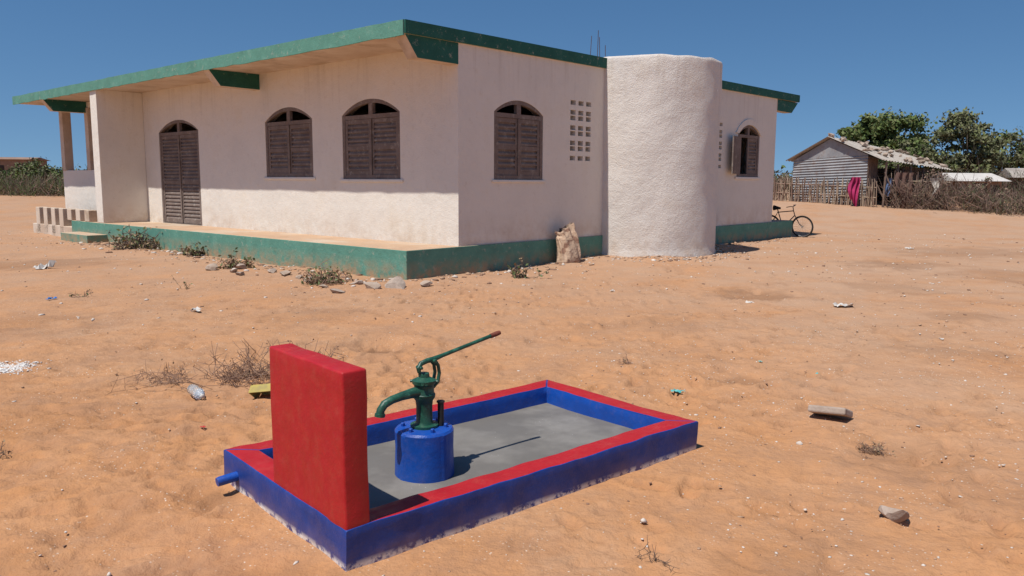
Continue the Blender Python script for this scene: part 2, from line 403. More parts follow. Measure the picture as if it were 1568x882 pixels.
bracket(-.012,.24,-1.2,-.93,-.002,3.60,3.95)
bracket(6.25,6.5,-1.2,-.93,-.002,3.62,3.95)
bracket(15.9,16.15,-1.2,-.93,-.002,3.62,3.95)
bracket(-.012,.24,14.58,14.15,13.102,3.74,4.06)
b.obj('roof_brackets',[M_gshade,M_soff],BLD)
p=MB()
p.box(-1.2,-.002,12.1,12.5,.49,3.95)
p.box(.0,.2,12.52,18.1,.40,1.92)
p.box(.002,.198,12.52,17.98,3.78,3.95)
p.obj('porch_walls',M_wall,BLD,bevel=.01)
p=MB();p.box(-.03,.23,17.8,18.08,1.921,3.95);p.box(-.03,.23,15.8,16.05,1.921,3.779)
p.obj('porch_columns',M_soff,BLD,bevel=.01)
p=MB()
p.box(-1.24,14.6,-.035,14.2,-.3,.488,[1,1,0,0,0,0])
p.box(-.12,7,14.203,18.2,-.3,.40,[1,1,0,0,0,0])
p.box(-1.75,-1.243,11.8,13.6,-.3,.20,[1,1,0,0,0,0])
p.obj('terrace_plinth',[M_green,M_floor],BLD,bevel=.012)
c=MB()
def bump(t,z): return 1+.004*math.sin(3*t+z*1.3)+.003*math.sin(7*t-z*2.1)+.0015*math.sin(z*5+t*2)+.010*float(vnoise(t*6+50,z*3+9,61))
zz=[-.2+i*(4.38/60) for i in range(61)]
prof=[(1.665 if z<.15 else 1.645,z) for z in zz]+[(1.64,4.21),(1.625,4.235),(1.42,4.24),(1.40,4.22),(1.38,4.2),(0.01,4.19)]
c.lathe(prof,132,0,(5.985,.0),bump)
for i,v in enumerate(c.v):
    if v[2]>4.19: c.v[i]=(v[0],v[1],v[2]+.035*float(vnoise(math.atan2(v[1],v[0]-5.985)*5+20,0.5,62)))
cy=c.obj('round_tower',M_cyl,BLD,True);autosmooth(cy,50)
c=MB()
for (x,y,h,dx) in ((4.2,.1,.62,.02),(4.35,.14,.5,-.03),(4.28,.35,.55,.05),(4.5,.1,.35,-.02)):
    c.tube([(x,y,4.1),(x+dx,y,4.15+h)],.007,5)
c.obj('rebar',M_metalrod,BLD)
BAL=empty('balustrade',(KX,KY,0),math.pi/2-TH)
p=MB();p.box(-.98,-.90,12.9,17.2,.0,.78,0);p.obj('gap_shade_panel',M_dark,BAL)  # dark sheet that paints the shade seen between the blocks
p=MB()
for i in range(7):
    a=12.95+i*.62;p.box(-1.24,-.982,a,a+.30,.05 if a>14.2 else .49,.80)
p.box(-1.24,-.9,14.21,17.3,-.1,.30)
p.obj('blocks',M_soff,BAL,bevel=.012)
# ------------------------------------------------------------------ basin
AN=math.atan2(.652,.758)
BAS=empty('pump_basin',(B0[0],B0[1],0),AN)
LN,WD,RW,HT=2.39,1.33,.14,.172
def rim():
    bm=bmesh.new()
    O=[(0,0),(LN,0),(LN,WD),(0,WD)];I=[(RW,RW),(LN-RW,RW),(LN-RW,WD-RW),(RW,WD-RW)]
    def lay(P,z): return [bm.verts.new((x,y,z)) for x,y in P]
    ob=lay(O,-.12);ot=lay(O,HT);it=lay(I,HT);ib=lay(I,-.02)
    for k in range(4):
        j=(k+1)%4
        f=bm.faces.new((ob[k],ob[j],ot[j],ot[k]));f.material_index=0
        f=bm.faces.new((ot[k],ot[j],it[j],it[k]));f.material_index=1
        f=bm.faces.new((it[k],it[j],ib[j],ib[k]));f.material_index=2
    bmesh.ops.bevel(bm,geom=[e for e in bm.edges if all(v.co.z>.1 for v in e.verts) and len(e.link_faces)==2],offset=.006,segments=2,affect='EDGES',profile=.5)
    for _ in range(6):
        bmesh.ops.subdivide_edges(bm,edges=[e for e in bm.edges if e.calc_length()>.05],cuts=1,use_grid_fill=True)
    for v in bm.verts:
        x,y,z=v.co
        v.co.z+=.003*math.sin(x*4+y*3)*(z>.05)+.0015*math.sin(x*17+y*5)*(z>.05)+.004*float(vnoise(x*12,y*12,3))*(z>.05)
        v.co.y+=.003*math.sin(x*6+z*9)+.0015*math.sin(x*19)+.007*float(vnoise(x*9+5,z*9+y*3,4));v.co.x+=.003*math.sin(y*7+z*5)+.007*float(vnoise(y*9+5,z*9+x*3,5))
    for f in bm.faces: f.smooth=True
    me=bpy.data.meshes.new('rim');bm.to_mesh(me);bm.free()
    for m in (M_blue,M_red,M_blue2): me.materials.append(m)
    o=bpy.data.objects.new('rim',me);COL.objects.link(o);o.parent=BAS;autosmooth(o,45)
rim()
f=MB();nx,ny=30,18;vs=[];fs=[]
for j in range(ny+1):
    for i in range(nx+1):
        x=.1+(LN-.2)*i/nx;y=.1+(WD-.2)*j/ny; vs.append((x,y,.055+.003*math.sin(x*5)+.004*math.sin(y*7+x*2)))
for j in range(ny):
    for i in range(nx):
        a=j*(nx+1)+i;fs.append((a,a+1,a+nx+2,a+nx+1))
f.add(vs,fs);f.obj('cement_floor',M_cem,BAS,True)
def headwall():
    bm=bmesh.new();bmesh.ops.create_cube(bm,size=1)
    for v in bm.verts: v.co=Vector((.004+(v.co.x+.5)*.116,.009+(v.co.y+.5)*.70,HT-.03+(v.co.z+.5)*.694))
    bmesh.ops.bevel(bm,geom=bm.edges[:],offset=.010,segments=3,affect='EDGES',profile=.5)
    for _ in range(5): bmesh.ops.subdivide_edges(bm,edges=[e for e in bm.edges if e.calc_length()>.05],cuts=1,use_grid_fill=True)
    for v in bm.verts:
        x,y,z=v.co
        v.co.x+=.006*float(vnoise(y*7,z*7,13));v.co.y+=.006*float(vnoise(x*7+3,z*7,14));v.co.z+=(.006*float(vnoise(x*7+3,y*7,15)))*(z>.5)
    me=bpy.data.meshes.new('headwall');bm.to_mesh(me);bm.free();me.materials.append(M_red)
    o=bpy.data.objects.new('headwall',me);COL.objects.link(o);o.parent=BAS;autosmooth(o,35)
headwall()
h=MB();h.tube([(.03,1.16,.072),(-.09,1.155,.066),(-.105,1.155,.064)],[.025,.025,.023],14);po=h.obj('drain_pipe',M_blue2,BAS,True);autosmooth(po)
# ------------------------------------------------------------------ pump
PUMP=empty('hand_pump',(-.464,4.12,0),AN)
m=MB()
def ribs(t,z): return 1+(.02 if (math.sin(t*4+1.0)>.93) else 0)+.008*math.sin(3*t)
m.lathe([(.160,.03),(.158,.10),(.155,.2),(.157,.275),(.157,.292),(.148,.304),(.10,.308),(.01,.309)],120,0,(0,0),ribs)
o=m.obj('pedestal',M_blue2,PUMP,True);autosmooth(o,35)
m=MB()
for k in range(6):
    a=k*math.pi/3+.3; m.lathe([(.012,.30),(.012,.322),(.009,.326)],6,0,(.115*math.cos(a),.115*math.sin(a)))
m.obj('bolts',M_blue2,PUMP)
m=MB()
m.lathe([(.075,.305),(.075,.322),(.05,.326),(.044,.34),(.043,.42),(.047,.452),(.058,.468),(.060,.485),(.053,.495),(.053,.535),(.063,.545),(.064,.562),(.05,.568),(.03,.578),(.027,.60),(.01,.603)],40)
m.tube([(-.03,0,.50),(-.08,0,.502),(-.14,0,.497),(-.20,0,.488),(-.245,0,.472),(-.268,0,.445),(-.274,0,.418)],[.034,.027,.023,.0215,.022,.021,.023],16)
m.tube([(-.272,0,.428),(-.2745,0,.412)],[.027,.027],16)
for y in (-.02,.02):
    m.tube([(.045,y,.52),(.075,y,.545),(.085,y,.59),(.078,y,.632),(.055,y,.662)],[.011,.011,.010,.010,.012],8)
m.tube([(.055,-.032,.66),(.055,.032,.66)],.009,10)
m.tube([(-.028,-.024,.632),(-.028,.024,.632)],.008,10)
m.tube([(-.030,0,.605),(-.034,0,.63),(-.018,0,.652),(.02,0,.662),(.055,0,.664),(.12,0,.677),(.30,0,.712),(.455,0,.742)],[.010,.014,.014,.014,.015,.0115,.0105,.011],12)
m.tube([(-.028,0,.59),(-.028,0,.63)],.007,8,0)
for a in (0.6,2.4,4.0,5.5):
    m.tube([(.05*math.cos(a),.05*math.sin(a),.555),(.074*math.cos(a),.074*math.sin(a),.555)],.008,8)
o=m.obj('pump_body',M_pump,PUMP,True);autosmooth(o,38)
m=MB();m.tube([(.454,0,.7418),(.50,0,.7505),(.522,0,.7545)],[.0135,.0145,.012],12);o=m.obj('handle_grip',M_rust,PUMP,True);autosmooth(o)
m=MB();m.tube([(.075,-.045,.31),(.075,-.045,.435)],.017,12);m.tube([(.075,-.045,.435),(.075,-.045,.445)],.022,6)
o=m.obj('stud_pipe',M_pumpd,PUMP,True);autosmooth(o)
# ------------------------------------------------------------------ scatter helpers
def np_obj(name,V,F,mats,mi=None,smooth=False,parent=None):
    me=bpy.data.meshes.new(name);V=np.asarray(V,np.float32);F=np.asarray(F,np.int32);k=F.shape[1]
    me.vertices.add(len(V));me.vertices.foreach_set('co',V.ravel())
    me.loops.add(F.size);me.loops.foreach_set('vertex_index',F.ravel())
    me.polygons.add(len(F));me.polygons.foreach_set('loop_start',np.arange(0,F.size,k,dtype=np.int32))
    for m in (mats if isinstance(mats,(list,tuple)) else [mats]): me.materials.append(m)
    if mi is not None: me.polygons.foreach_set('material_index',np.asarray(mi,np.int32))
    if smooth: me.polygons.foreach_set('use_smooth',np.ones(len(F),bool))
    me.update(calc_edges=True);o=bpy.data.objects.new(name,me);COL.objects.link(o)
    if parent:o.parent=parent
    return o
def sticks(P0,P1,r0,r1):
    P0=np.asarray(P0,float);P1=np.asarray(P1,float);n=len(P0);d=P1-P0;d/=np.linalg.norm(d,axis=1)[:,None]+1e-9
    ref=np.where(np.abs(d[:,2:3])>.9,np.array([[1.,0,0]]),np.array([[0,0,1.]]))
    a=np.cross(d,ref);a/=np.linalg.norm(a,axis=1)[:,None];b=np.cross(d,a)
    r0=np.broadcast_to(r0,(n,))[:,None];r1=np.broadcast_to(r1,(n,))[:,None]
    V=np.zeros((n,6,3))
    for k in range(3):
        o=a*math.cos(2.094*k)+b*math.sin(2.094*k);V[:,k]=P0+o*r0;V[:,3+k]=P1+o*r1
    F=np.array([[0,1,4,3],[1,2,5,4],[2,0,3,5]])[None]+6*np.arange(n)[:,None,None]
    return V.reshape(-1,3),F.reshape(-1,4)
def leaves(C,size,r,flat=.5,asp=.55):
    n=len(C);a=r.normal(size=(n,3));a/=np.linalg.norm(a,axis=1)[:,None];b=r.normal(size=(n,3));b=np.cross(a,b);b/=np.linalg.norm(b,axis=1)[:,None]
    s=size*r.uniform(.6,1.4,(n,1));V=np.stack([C-a*s,C-b*s*asp,C+a*s,C+b*s*asp],1)
    return V.reshape(-1,3),np.arange(4*n).reshape(-1,4)
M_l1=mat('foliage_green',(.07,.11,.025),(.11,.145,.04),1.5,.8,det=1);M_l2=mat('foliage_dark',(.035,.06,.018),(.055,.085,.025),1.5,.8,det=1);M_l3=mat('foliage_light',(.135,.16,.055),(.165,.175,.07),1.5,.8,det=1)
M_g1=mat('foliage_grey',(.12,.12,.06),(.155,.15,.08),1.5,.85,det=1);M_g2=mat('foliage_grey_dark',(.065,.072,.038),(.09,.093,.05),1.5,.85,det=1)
M_bark=mat('bark',(.15,.11,.08),(.1,.075,.055),8,.9,.5,30)
M_twig=mat('dry_twigs',(.22,.15,.11),(.14,.095,.075),3,.9,det=1);M_twig2=mat('pale_sticks',(.42,.32,.23),(.30,.22,.16),3,.9,det=1)
M_twd=mat('dark_twigs',(.17,.115,.09),(.11,.078,.06),3,.95,det=1)
M_tpk=mat('pinkish_dry_twigs',(.31,.20,.15),(.23,.15,.115),3,.95,det=1)
def tree(name,x,y,h,w,n,mats,seed,low=.25,nc=42,ls=.11,spread=.16,dense=.35):
    r=np.random.default_rng(seed);z0=float(base_h(x,y));E=empty(name,(x,y,z0))
    t=MB();th=h*.35
    t.tube([(0,0,-.1),(.05*h*.3,0,th*.5),(.02,.03,th)],[.05*h*.5,.04*h*.45,.03*h*.45],8)
    cz=h*(low+1)/2;rz=h*(1-low)/2
    C=[]
    while len(C)<nc:
        p=r.uniform(-1,1,3)
        q=np.linalg.norm(p)
        if q<1 and q>dense: C.append([p[0]*w/2,p[1]*w/2,cz+p[2]*rz*(1-.25*abs(p[0]))+r.normal()*.08])
    C=np.array(C)
    for c in C[:16]:
        mid=(c*.5+np.array([0,0,th])*.5)+r.normal(size=3)*.1
        t.tube([(0,0,th*.8),tuple(mid),tuple(c)],[.025*h*.4,.015*h*.4,.006*h*.4],6)
    t.obj('trunk',M_bark,E,True)
    k=n//nc;P=[];MI=[]
    for i,c in enumerate(C):
        s=spread*w*r.uniform(.5,1.1)
        q=c+r.normal(size=(k,3))*np.array([s,s,s*.6])*.55
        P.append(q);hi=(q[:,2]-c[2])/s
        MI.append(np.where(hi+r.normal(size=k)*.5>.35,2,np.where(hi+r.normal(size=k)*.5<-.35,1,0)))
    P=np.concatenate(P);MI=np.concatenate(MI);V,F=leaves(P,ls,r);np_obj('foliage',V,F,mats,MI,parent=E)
    return E
tree('leafy_tree',25.2,55,6.0,5.7,19000,[M_l1,M_l2,M_l3],3,.15,80,.14,.13,.2)
tree('acacia_tree',25.8,46,4.8,4.4,10000,[M_g1,M_g2,M_l3],4,.1,56,.10,.13,.25)
tree('acacia_tree',28.6,47,3.9,4.0,8000,[M_g1,M_g2,M_l1],5,.05,50,.10,.14,.25)
tree('acacia_tree',32.5,48,4.4,4.6,8000,[M_g1,M_g2,M_g1],6,.05,50,.10,.14,.25)
tree('acacia_tree',23.0,47,3.4,3.0,5000,[M_g1,M_g2,M_l1],7,.05,36,.10,.15,.25)
tree('acacia_tree',-31.5,52,2.1,3.6,3500,[M_l1,M_g2,M_g1],8,.0,36,.09,.16)
tree('acacia_tree',-27.6,48,1.6,3.0,3000,[M_g1,M_g2,M_l1],9,.0,30,.08,.16)
for i,(x,y,h_,w_) in enumerate([(21.2,35.8,1.35,1.9),(23.5,34.0,1.5,2.3),(26.0,32.6,1.45,2.0),(20.0,38.5,1.6,2.0),(28.6,30.6,1.5,2.2),(14.1,43.5,1.4,1.6)]):
    tree('dry_shrub',x,y,h_,w_,1500,[M_tpk,M_twd,M_g1],80+i,0,22,.05,.15,.2)
def treeline():
    r=np.random.default_rng(21);P=[]
    for i in range(420):
        a=r.uniform(-62,62);D=r.uniform(88,120);x=D*math.tan(math.radians(a));
        if abs(x)>190: continue
        hh=r.uniform(1.4,2.6);s=r.uniform(1.2,2.8)
        P.append(np.array([x,D,.8+hh*.45])+r.normal(size=(80,3))*np.array([s,s,hh*.33]))
    P=np.concatenate(P);P[:,2]=np.maximum(P[:,2],.7);V,F=leaves(P,.3,r);np_obj('distant_trees',V,F,[M_g1,M_g2,M_l1],r.integers(0,3,len(F)))
treeline()
def thicket(name,pts,h,dens,thick,seed,mats=(None,),r0=.012,up=.5,ln=(.35,.9)):
    r=np.random.default_rng(seed);A=[];B=[]
    for (x0,y0),(x1,y1) in zip(pts[:-1],pts[1:]):
        Ls=math.hypot(x1-x0,y1-y0);n=int(Ls*dens);t=r.random(n)
        x=x0+(x1-x0)*t+r.normal(size=n)*thick;y=y0+(y1-y0)*t+r.normal(size=n)*thick
        hv=h*(.75+.9*vnoise(x/1.3,y/1.3,seed)+.3*vnoise(x/.4,y/.4,seed+1))
        z=base_h(x,y)+hv*r.random(n)**1.2*.9
        d=r.normal(size=(n,3));d[:,2]=np.abs(d[:,2])*(1)+up;d/=np.linalg.norm(d,axis=1)[:,None]
        l=r.uniform(*ln,n)
        p0=np.stack([x,y,z-.1],1);A.append(p0);B.append(p0+d*l[:,None])
    A=np.concatenate(A);B=np.concatenate(B);V,F=sticks(A,B,r0,r0*.4)
    return np_obj(name,V,F,list(mats),np.repeat(r.integers(0,len(mats),len(A)),3))
thicket('brush_fence',[(18.4,36.6),(21.8,33.6),(27,30),(34,27)],1.2,340,.55,31,[M_twig,M_twd,M_tpk,M_g1],.014,.3,(.3,.8))
thicket('brush_fence',[(13.4,42.6),(15.2,40.6)],1.2,160,.25,32,[M_twig,M_twig2])
thicket('brush_fence',[(22,42),(34,38)],1.7,220,.6,34,[M_twig,M_twd,M_g2,M_g1],.015)
thicket('brush_fence',[(-44,46),(-33,43.5),(-27,42.5),(-21,41)],1.2,240,.7,33,[M_twig,M_tpk,M_g2,M_g1,M_l1],.016)
def stickfence(name,pts,h,dens,seed,mats,rr=.026):
    r=np.random.default_rng(seed);A=[];B=[]
    for (x0,y0),(x1,y1) in zip(pts[:-1],pts[1:]):
        Ls=math.hypot(x1-x0,y1-y0);n=int(Ls*dens);t=np.linspace(0,1,n)
        x=x0+(x1-x0)*t+r.normal(size=n)*.03;y=y0+(y1-y0)*t+r.normal(size=n)*.05;z=base_h(x,y)-.1
        p0=np.stack([x,y,z],1);hh=h*r.uniform(.7,1.2,n)
        A.append(p0);B.append(p0+np.stack([r.normal(size=n)*.11,r.normal(size=n)*.11,hh],1))
        for fr in (.35,.75):
            A.append(np.array([[x0,y0,float(base_h(x0,y0))+h*fr]]));B.append(np.array([[x1,y1,float(base_h(x1,y1))+h*fr]]))
    A=np.concatenate(A);B=np.concatenate(B);V,F=sticks(A,B,rr,rr*.7)
    return np_obj(name,V,F,mats,np.repeat(r.integers(0,len(mats),len(A)),3))
stickfence('stick_fence',[(13.2,40.6),(15.3,37.9),(16.6,36.6)],1.15,18,41,[M_twig2,M_twig2,M_tpk],.034)
stickfence('stick_fence',[(17.2,36.4),(19.2,35.2)],1.6,11,42,[M_twig2,M_twig,M_tpk],.03)
thicket('brush_fence',[(17.0,36.2),(19.3,34.9)],1.3,160,.3,44,[M_twig,M_twd,M_tpk])
stickfence('stick_fence',[(-42,42.5),(-30,41.5)],1.3,7,43,[M_twig,M_twig2])
# ------------------------------------------------------------------ shed
def corr(name,c1,c2):
    m,nt,b=nodes(name);co=coordnode(nt)
    c=ramp(nt,noise(nt,co,1.5,5,.7),[(.35,c1),(.65,c2)])
    c=mix(nt,mul(nt,ramp(nt,noise(nt,co,4,5,.75),[(.52,0),(.68,1)]),.6),c,(.20,.11,.075))
    nt.links.new(c,b.inputs['Base Color']);b.inputs['Roughness'].default_value=.6;return m
M_tin=corr('corrugated_tin',(.31,.31,.31),(.21,.21,.22));M_tin2=corr('old_roof_sheet',(.42,.37,.315),(.28,.245,.21))
M_stone=mat('pale_stone',(.42,.33,.26),(.32,.235,.175),6,.95,.5,25)
SH=empty('tin_shed',(16.4,37.2,.0));e1=Vector((-.6,.8,0));e2=Vector((.8,.6,0))
m=MB();g=.6;Lw=3.9;Ld=6.0
def sheet(corn,nw,amp,mi=0,vert=True):
    bl,br,tr,tl=[Vector(c) for c in corn];nrm=(br-bl).cross(tl-bl).normalized();vs=[];fs=[]
    N_=nw*4
    for i in range(N_+1):
        t=i/N_;o=nrm*amp*math.sin(2*math.pi*t*nw)
        if vert: a=bl.lerp(br,t);b_=tl.lerp(tr,t)
        else: a=bl.lerp(tl,t);b_=br.lerp(tr,t)
        vs+=[a+o,b_+o]
    for i in range(N_): fs.append((2*i,2*i+1,2*i+3,2*i+2))
    m.add(vs,fs,mi)
c0=Vector((0,0,0));c1=e1*Lw;Z=Vector((0,0,1))
sheet([c1+Z*g,c0+Z*g,c0+Z*3.0,c1+Z*2.8],18,.02,0,False)
m.add([c1+Z*2.78,c0+Z*2.98,(c0+c1)/2+Z*3.78],[(0,1,2)],0)
sheet([c1+e2*Ld+Z*g,c1+Z*g,c1+Z*2.8,c1+e2*Ld+Z*2.5],20,.02,0,False)
sheet([c0+e2*Ld+Z*g,c1+e2*Ld+Z*g,c1+e2*Ld+Z*2.5,c0+e2*Ld+Z*2.4],14,.02,0,False)
sheet([c0+e2*.02+Z*g,c0+e2*.9+Z*g,c0+e2*.9+Z*2.78,c0+e2*.02+Z*2.9],4,.02,2,True)
sheet([c0+e2*3.4+Z*g,c0+e2*Ld+Z*g,c0+e2*Ld+Z*2.4,c0+e2*3.4+Z*2.5],8,.02,2,True)
rd0=(c0+c1)/2-e2*.25+Z*3.88;rd1=(c0+c1)/2+e2*(Ld+.3)+Z*3.35
f0=c0-e2*.25-e1*.85+Z*2.72;f1=c0+e2*(Ld+.3)-e1*.95+Z*2.35;b0_=c1-e2*.25+e1*.3+Z*2.78;b1=c1+e2*(Ld+.3)+e1*.3+Z*2.4
sheet([f0,f1,rd1,rd0],26,.03,1,True);sheet([b1,b0_,rd0,rd1],26,.03,1,True)
m.obj('tin_sheets',[M_tin,M_tin2,M_twig],SH)
m=MB()
for t in (.1,1.2,2.4,3.6,5.0,6.0):
    q=c0+e2*t-e1*.8;m.tube([q+Z*.5,q+Z*(2.66-.07*t)+e2*random.uniform(-.1,.1)],.05,6)
for i in range(14):
    q=c0+e2*random.uniform(0,5.5)-e1*random.uniform(.9,1.6);m.tube([q+Z*.5,q+Z*random.uniform(1.7,2.6)+e1*.6+e2*random.uniform(-.5,.5)],.03,5)
m.obj('posts',M_twig,SH)
def rock_geo(mb,c,sz,seed,mi=0,sub=2,flat=.6):
    bm=bmesh.new();bmesh.ops.create_icosphere(bm,subdivisions=sub,radius=1);r=random.Random(seed)
    ph=[r.uniform(0,6) for _ in range(6)];rot=Euler((r.uniform(-.3,.3),r.uniform(-.3,.3),r.uniform(0,6))).to_matrix()
    pl=[(Vector((r.gauss(0,1),r.gauss(0,1),r.gauss(0,1))).normalized(),r.uniform(.35,.75)) for _ in range(13)]
    for v in bm.verts:
        p=v.co.copy()
        for nn,d in pl:
            k=p.dot(nn)
            if k>d:p-=nn*(k-d)
        p*=1.25*(1+.04*math.sin(5*p.x+ph[0])+.04*math.sin(6*p.y+ph[1]))
        p=rot@Vector((p.x*sz[0],p.y*sz[1],p.z*sz[2]));v.co=p+Vector(c)
    vs=[v.co.copy() for v in bm.verts];fs=[[v.index for v in f.verts] for f in bm.faces];bm.free();mb.add(vs,fs,mi)
m=MB()
for i in range(46):
    t=random.random();s_=random.random();q=f0.lerp(f1,t).lerp(rd0.lerp(rd1,t),s_)+Z*.1
    rock_geo(m,q,(random.uniform(.1,.3),random.uniform(.1,.2),random.uniform(.06,.14)),i,0,1)
m.obj('roof_stones',M_stone,SH)
def cloth(name,loc,w,h,matr,seed):
    m=MB();vs=[];fs=[];nx,nz=14,18;sd=seed*1.7
    for j in range(nz+1):
        for i in range(nx+1):
            u=i/nx-.5;t=j/nz;ww=w*(.6+.4*math.sin(t*2.2+.5+sd*.2))
            vs.append((u*ww+.06*math.sin(t*5+sd),.07*math.sin(u*16+t*3+sd)+.05*math.sin(t*7),-h*t*(1-.2*math.cos(u*5+sd))))
    for j in range(nz):
        for i in range(nx):
            a=j*(nx+1)+i;fs.append((a,a+1,a+nx+2,a+nx+1))
    m.add(vs,fs);o=m.obj(name,matr,None,True);o.location=loc;return o
M_pink=mat('magenta_cloth',(.42,.03,.12),(.28,.02,.08),4,.85);M_cl2=mat('brown_cloth',(.10,.06,.05),(.16,.09,.07),4,.9);M_wht=mat('off_white',(.58,.54,.49),(.46,.42,.38),5,.85)
M_clb=mat('blue_cloth',(.10,.16,.3),(.07,.11,.2),4,.9)
cloth('pink_cloth',(15.72,36.9,1.95),.46,1.25,M_pink,1)
cloth('dark_cloth',(17.6,36.0,2.15),.75,1.5,M_cl2,2)
cloth('pale_cloth',(18.6,35.3,1.9),.4,.7,M_wht,3)
cloth('blue_cloth',(17.0,36.3,1.9),.35,.7,M_clb,4)
def hut(name,x,y,w,d,h,rz,wallm,roofm,rh=.7):
    E=empty(name,(x,y,.8),rz);m=MB();m.box(-w/2,w/2,-d/2,d/2,-.2,h);
    m.obj('walls',wallm,E)
    r=MB();r.add([(-w/2-.3,-d/2-.3,h),(w/2+.3,-d/2-.3,h),(w/2+.3,d/2+.3,h),(-w/2-.3,d/2+.3,h),(-w/2-.3,0,h+rh),(w/2+.3,0,h+rh)],[(0,1,5,4),(2,3,4,5),(0,4,3),(1,2,5),(0,3,2,1)])
    r.obj('roof',roofm,E)
    q=MB();q.box(-.4,.4,-d/2-.01,-d/2+.0,-.1,min(1.8,h-.1));q.box(w*.25,w*.25+.5,-d/2-.01,-d/2,h*.45,h*.8);q.obj('opening_shade_panels',M_dark,E)  # dark panels on the solid wall, painting a shaded doorway and window
M_mud=mat('mud_wall',(.30,.19,.13),(.22,.14,.1),2,.95)
hut('distant_house',22.3,39.6,2.4,2,1.0,.2,M_mud,M_wht,.4);hut('distant_house',27.2,41.5,2.6,2.5,1.2,-.3,M_mud,M_tin2,.5)
hut('distant_house',-47.5,72,9,5,2.6,.2,M_mud,M_mud,.25)
hut('distant_house',-64,78,8,5,2.5,.1,M_wht,M_mud,.25)
# ------------------------------------------------------------------ ground litter, stones
ico=bmesh.new();bmesh.ops.create_icosphere(ico,subdivisions=1,radius=1);IV=np.array([v.co[:] for v in ico.verts]);IF=np.array([[v.index for v in f.verts] for f in ico.faces]);ico.free()
def pebbles(name,n,xr,yr,sz,mats,seed,probs=None,fn=None,flat=1.):
    r=np.random.default_rng(seed);x=r.uniform(*xr,n);y=r.uniform(*yr,n)
    m_=vnoise(x/1.4+3,y/1.4,seed+7)+.5*vnoise(x/.4,y/.4,seed+9);keep=m_+r.normal(size=n)*.25>(-.05)
    if fn is not None: x,y=fn(r,n);keep=np.ones(len(x),bool)
    pl=(x-B0[0])*L[0]+(y-B0[1])*L[1]; pw=-((x-B0[0])*W[0]+(y-B0[1])*W[1])
    keep&=~((pl>-.02)&(pl<2.42)&(pw>-.02)&(pw<1.36))
    qx=x-KX;qy=y-KY;bb=qx*math.sin(TH)+qy*math.cos(TH);aa=-qx*math.cos(TH)+qy*math.sin(TH)
    keep&=~((bb>-1.3)&(aa>-.05)&(aa<18))
    x=x[keep];y=y[keep];n=len(x);z=ground_z(x,y)
    s=sz[0]*np.exp(r.normal(size=n).clip(-2,1.7)*sz[1]);sc=np.stack([s*r.uniform(.7,1.5,n),s*r.uniform(.6,1.1,n),s*r.uniform(.3,.7,n)*flat],1)
    V=IV[None]*sc[:,None,:]*(1+.3*r.normal(size=(n,12,1)).clip(-1,1))
    a=r.uniform(0,6.3,n);c,s_=np.cos(a)[:,None],np.sin(a)[:,None];X=V[...,0]*c-V[...,1]*s_;Y=V[...,0]*s_+V[...,1]*c
    V=np.stack([X+x[:,None],Y+y[:,None],V[...,2]+z[:,None]+sc[:,2:3]*.3],-1)
    F=IF[None]+12*np.arange(n)[:,None,None]
    np_obj(name,V.reshape(-1,3),F.reshape(-1,3),mats,np.repeat(r.choice(len(mats),n,p=probs),20))
M_p1=mat('pebble_white',(.62,.55,.48),(.52,.44,.37),20,.9,det=1);M_p2=mat('pebble_tan',(.46,.30,.20),(.38,.24,.15),20,.95,det=1);M_p3=mat('pebble_brown',(.26,.15,.10),(.2,.115,.075),20,.95,det=1)
pebbles('gravel',6500,(-6,8),(1.8,13),(.0052,.42),[M_p1,M_p2,M_p3],51,[.42,.31,.27])
pebbles('gravel',3400,(.5,6),(2.2,9),(.0056,.45),[M_p1,M_p2,M_p3],55,[.65,.22,.13])
pebbles('gravel',5600,(-16,22),(9,26),(.014,.45),[M_p1,M_p2,M_p3],52,[.45,.3,.25])
pebbles('gravel',320,(-5,9),(3,12),(.011,.4),[M_p1,M_p2,M_p3],53,[.3,.4,.3])
def along(r,n):
    a=np.concatenate([r.uniform(0,13,int(n*.6)),np.full(n-int(n*.6),-.1)])
    b=np.concatenate([-1.3-np.abs(r.normal(size=int(n*.6)))*.45,r.uniform(-1.3,14.5,n-int(n*.6))])
    a[int(n*.6):]-=np.abs(r.normal(size=n-int(n*.6)))*.4
    return KX-a*math.cos(TH)+b*math.sin(TH),KY+a*math.sin(TH)+b*math.cos(TH)
pebbles('rubble',1000,(0,1),(0,1),(.023,.6),[M_p1,M_p2,M_p3],54,[.28,.42,.3],along,.8)
def tower_r(r,n):
    t=r.uniform(-2.9,-.2,n);q=1.7+np.abs(r.normal(size=n))*.35;b=5.985+q*np.cos(t);a=q*np.sin(t)
    return KX-a*math.cos(TH)+b*math.sin(TH),KY+a*math.sin(TH)+b*math.cos(TH)
pebbles('rubble',420,(0,1),(0,1),(.022,.5),[M_p1,M_p2,M_p3],57,[.3,.45,.25],tower_r,.8)
def rock(name,x,y,sz,seed,matr=M_stone,zo=0):
    m=MB();rock_geo(m,(0,0,0),sz,seed,0,3);o=m.obj(name,matr);o.location=(x,y,gz(x,y)+sz[2]*.4+zo);autosmooth(o,18);return o
M_rock=mat('grey_rock',(.42,.33,.265),(.31,.24,.19),12,.95,.6,30)
rock('rock',1.88,3.72,(.07,.055,.06),3,M_rock)
m=MB();m.box(-.13,.13,-.08,.08,-.02,.03);sl=m.obj('concrete_slab_fragment',M_rock,None,bevel=.012);sl.location=(2.22,5.38,gz(2.25,5.4)+.045);sl.rotation_euler=(.35,.1,2.4)
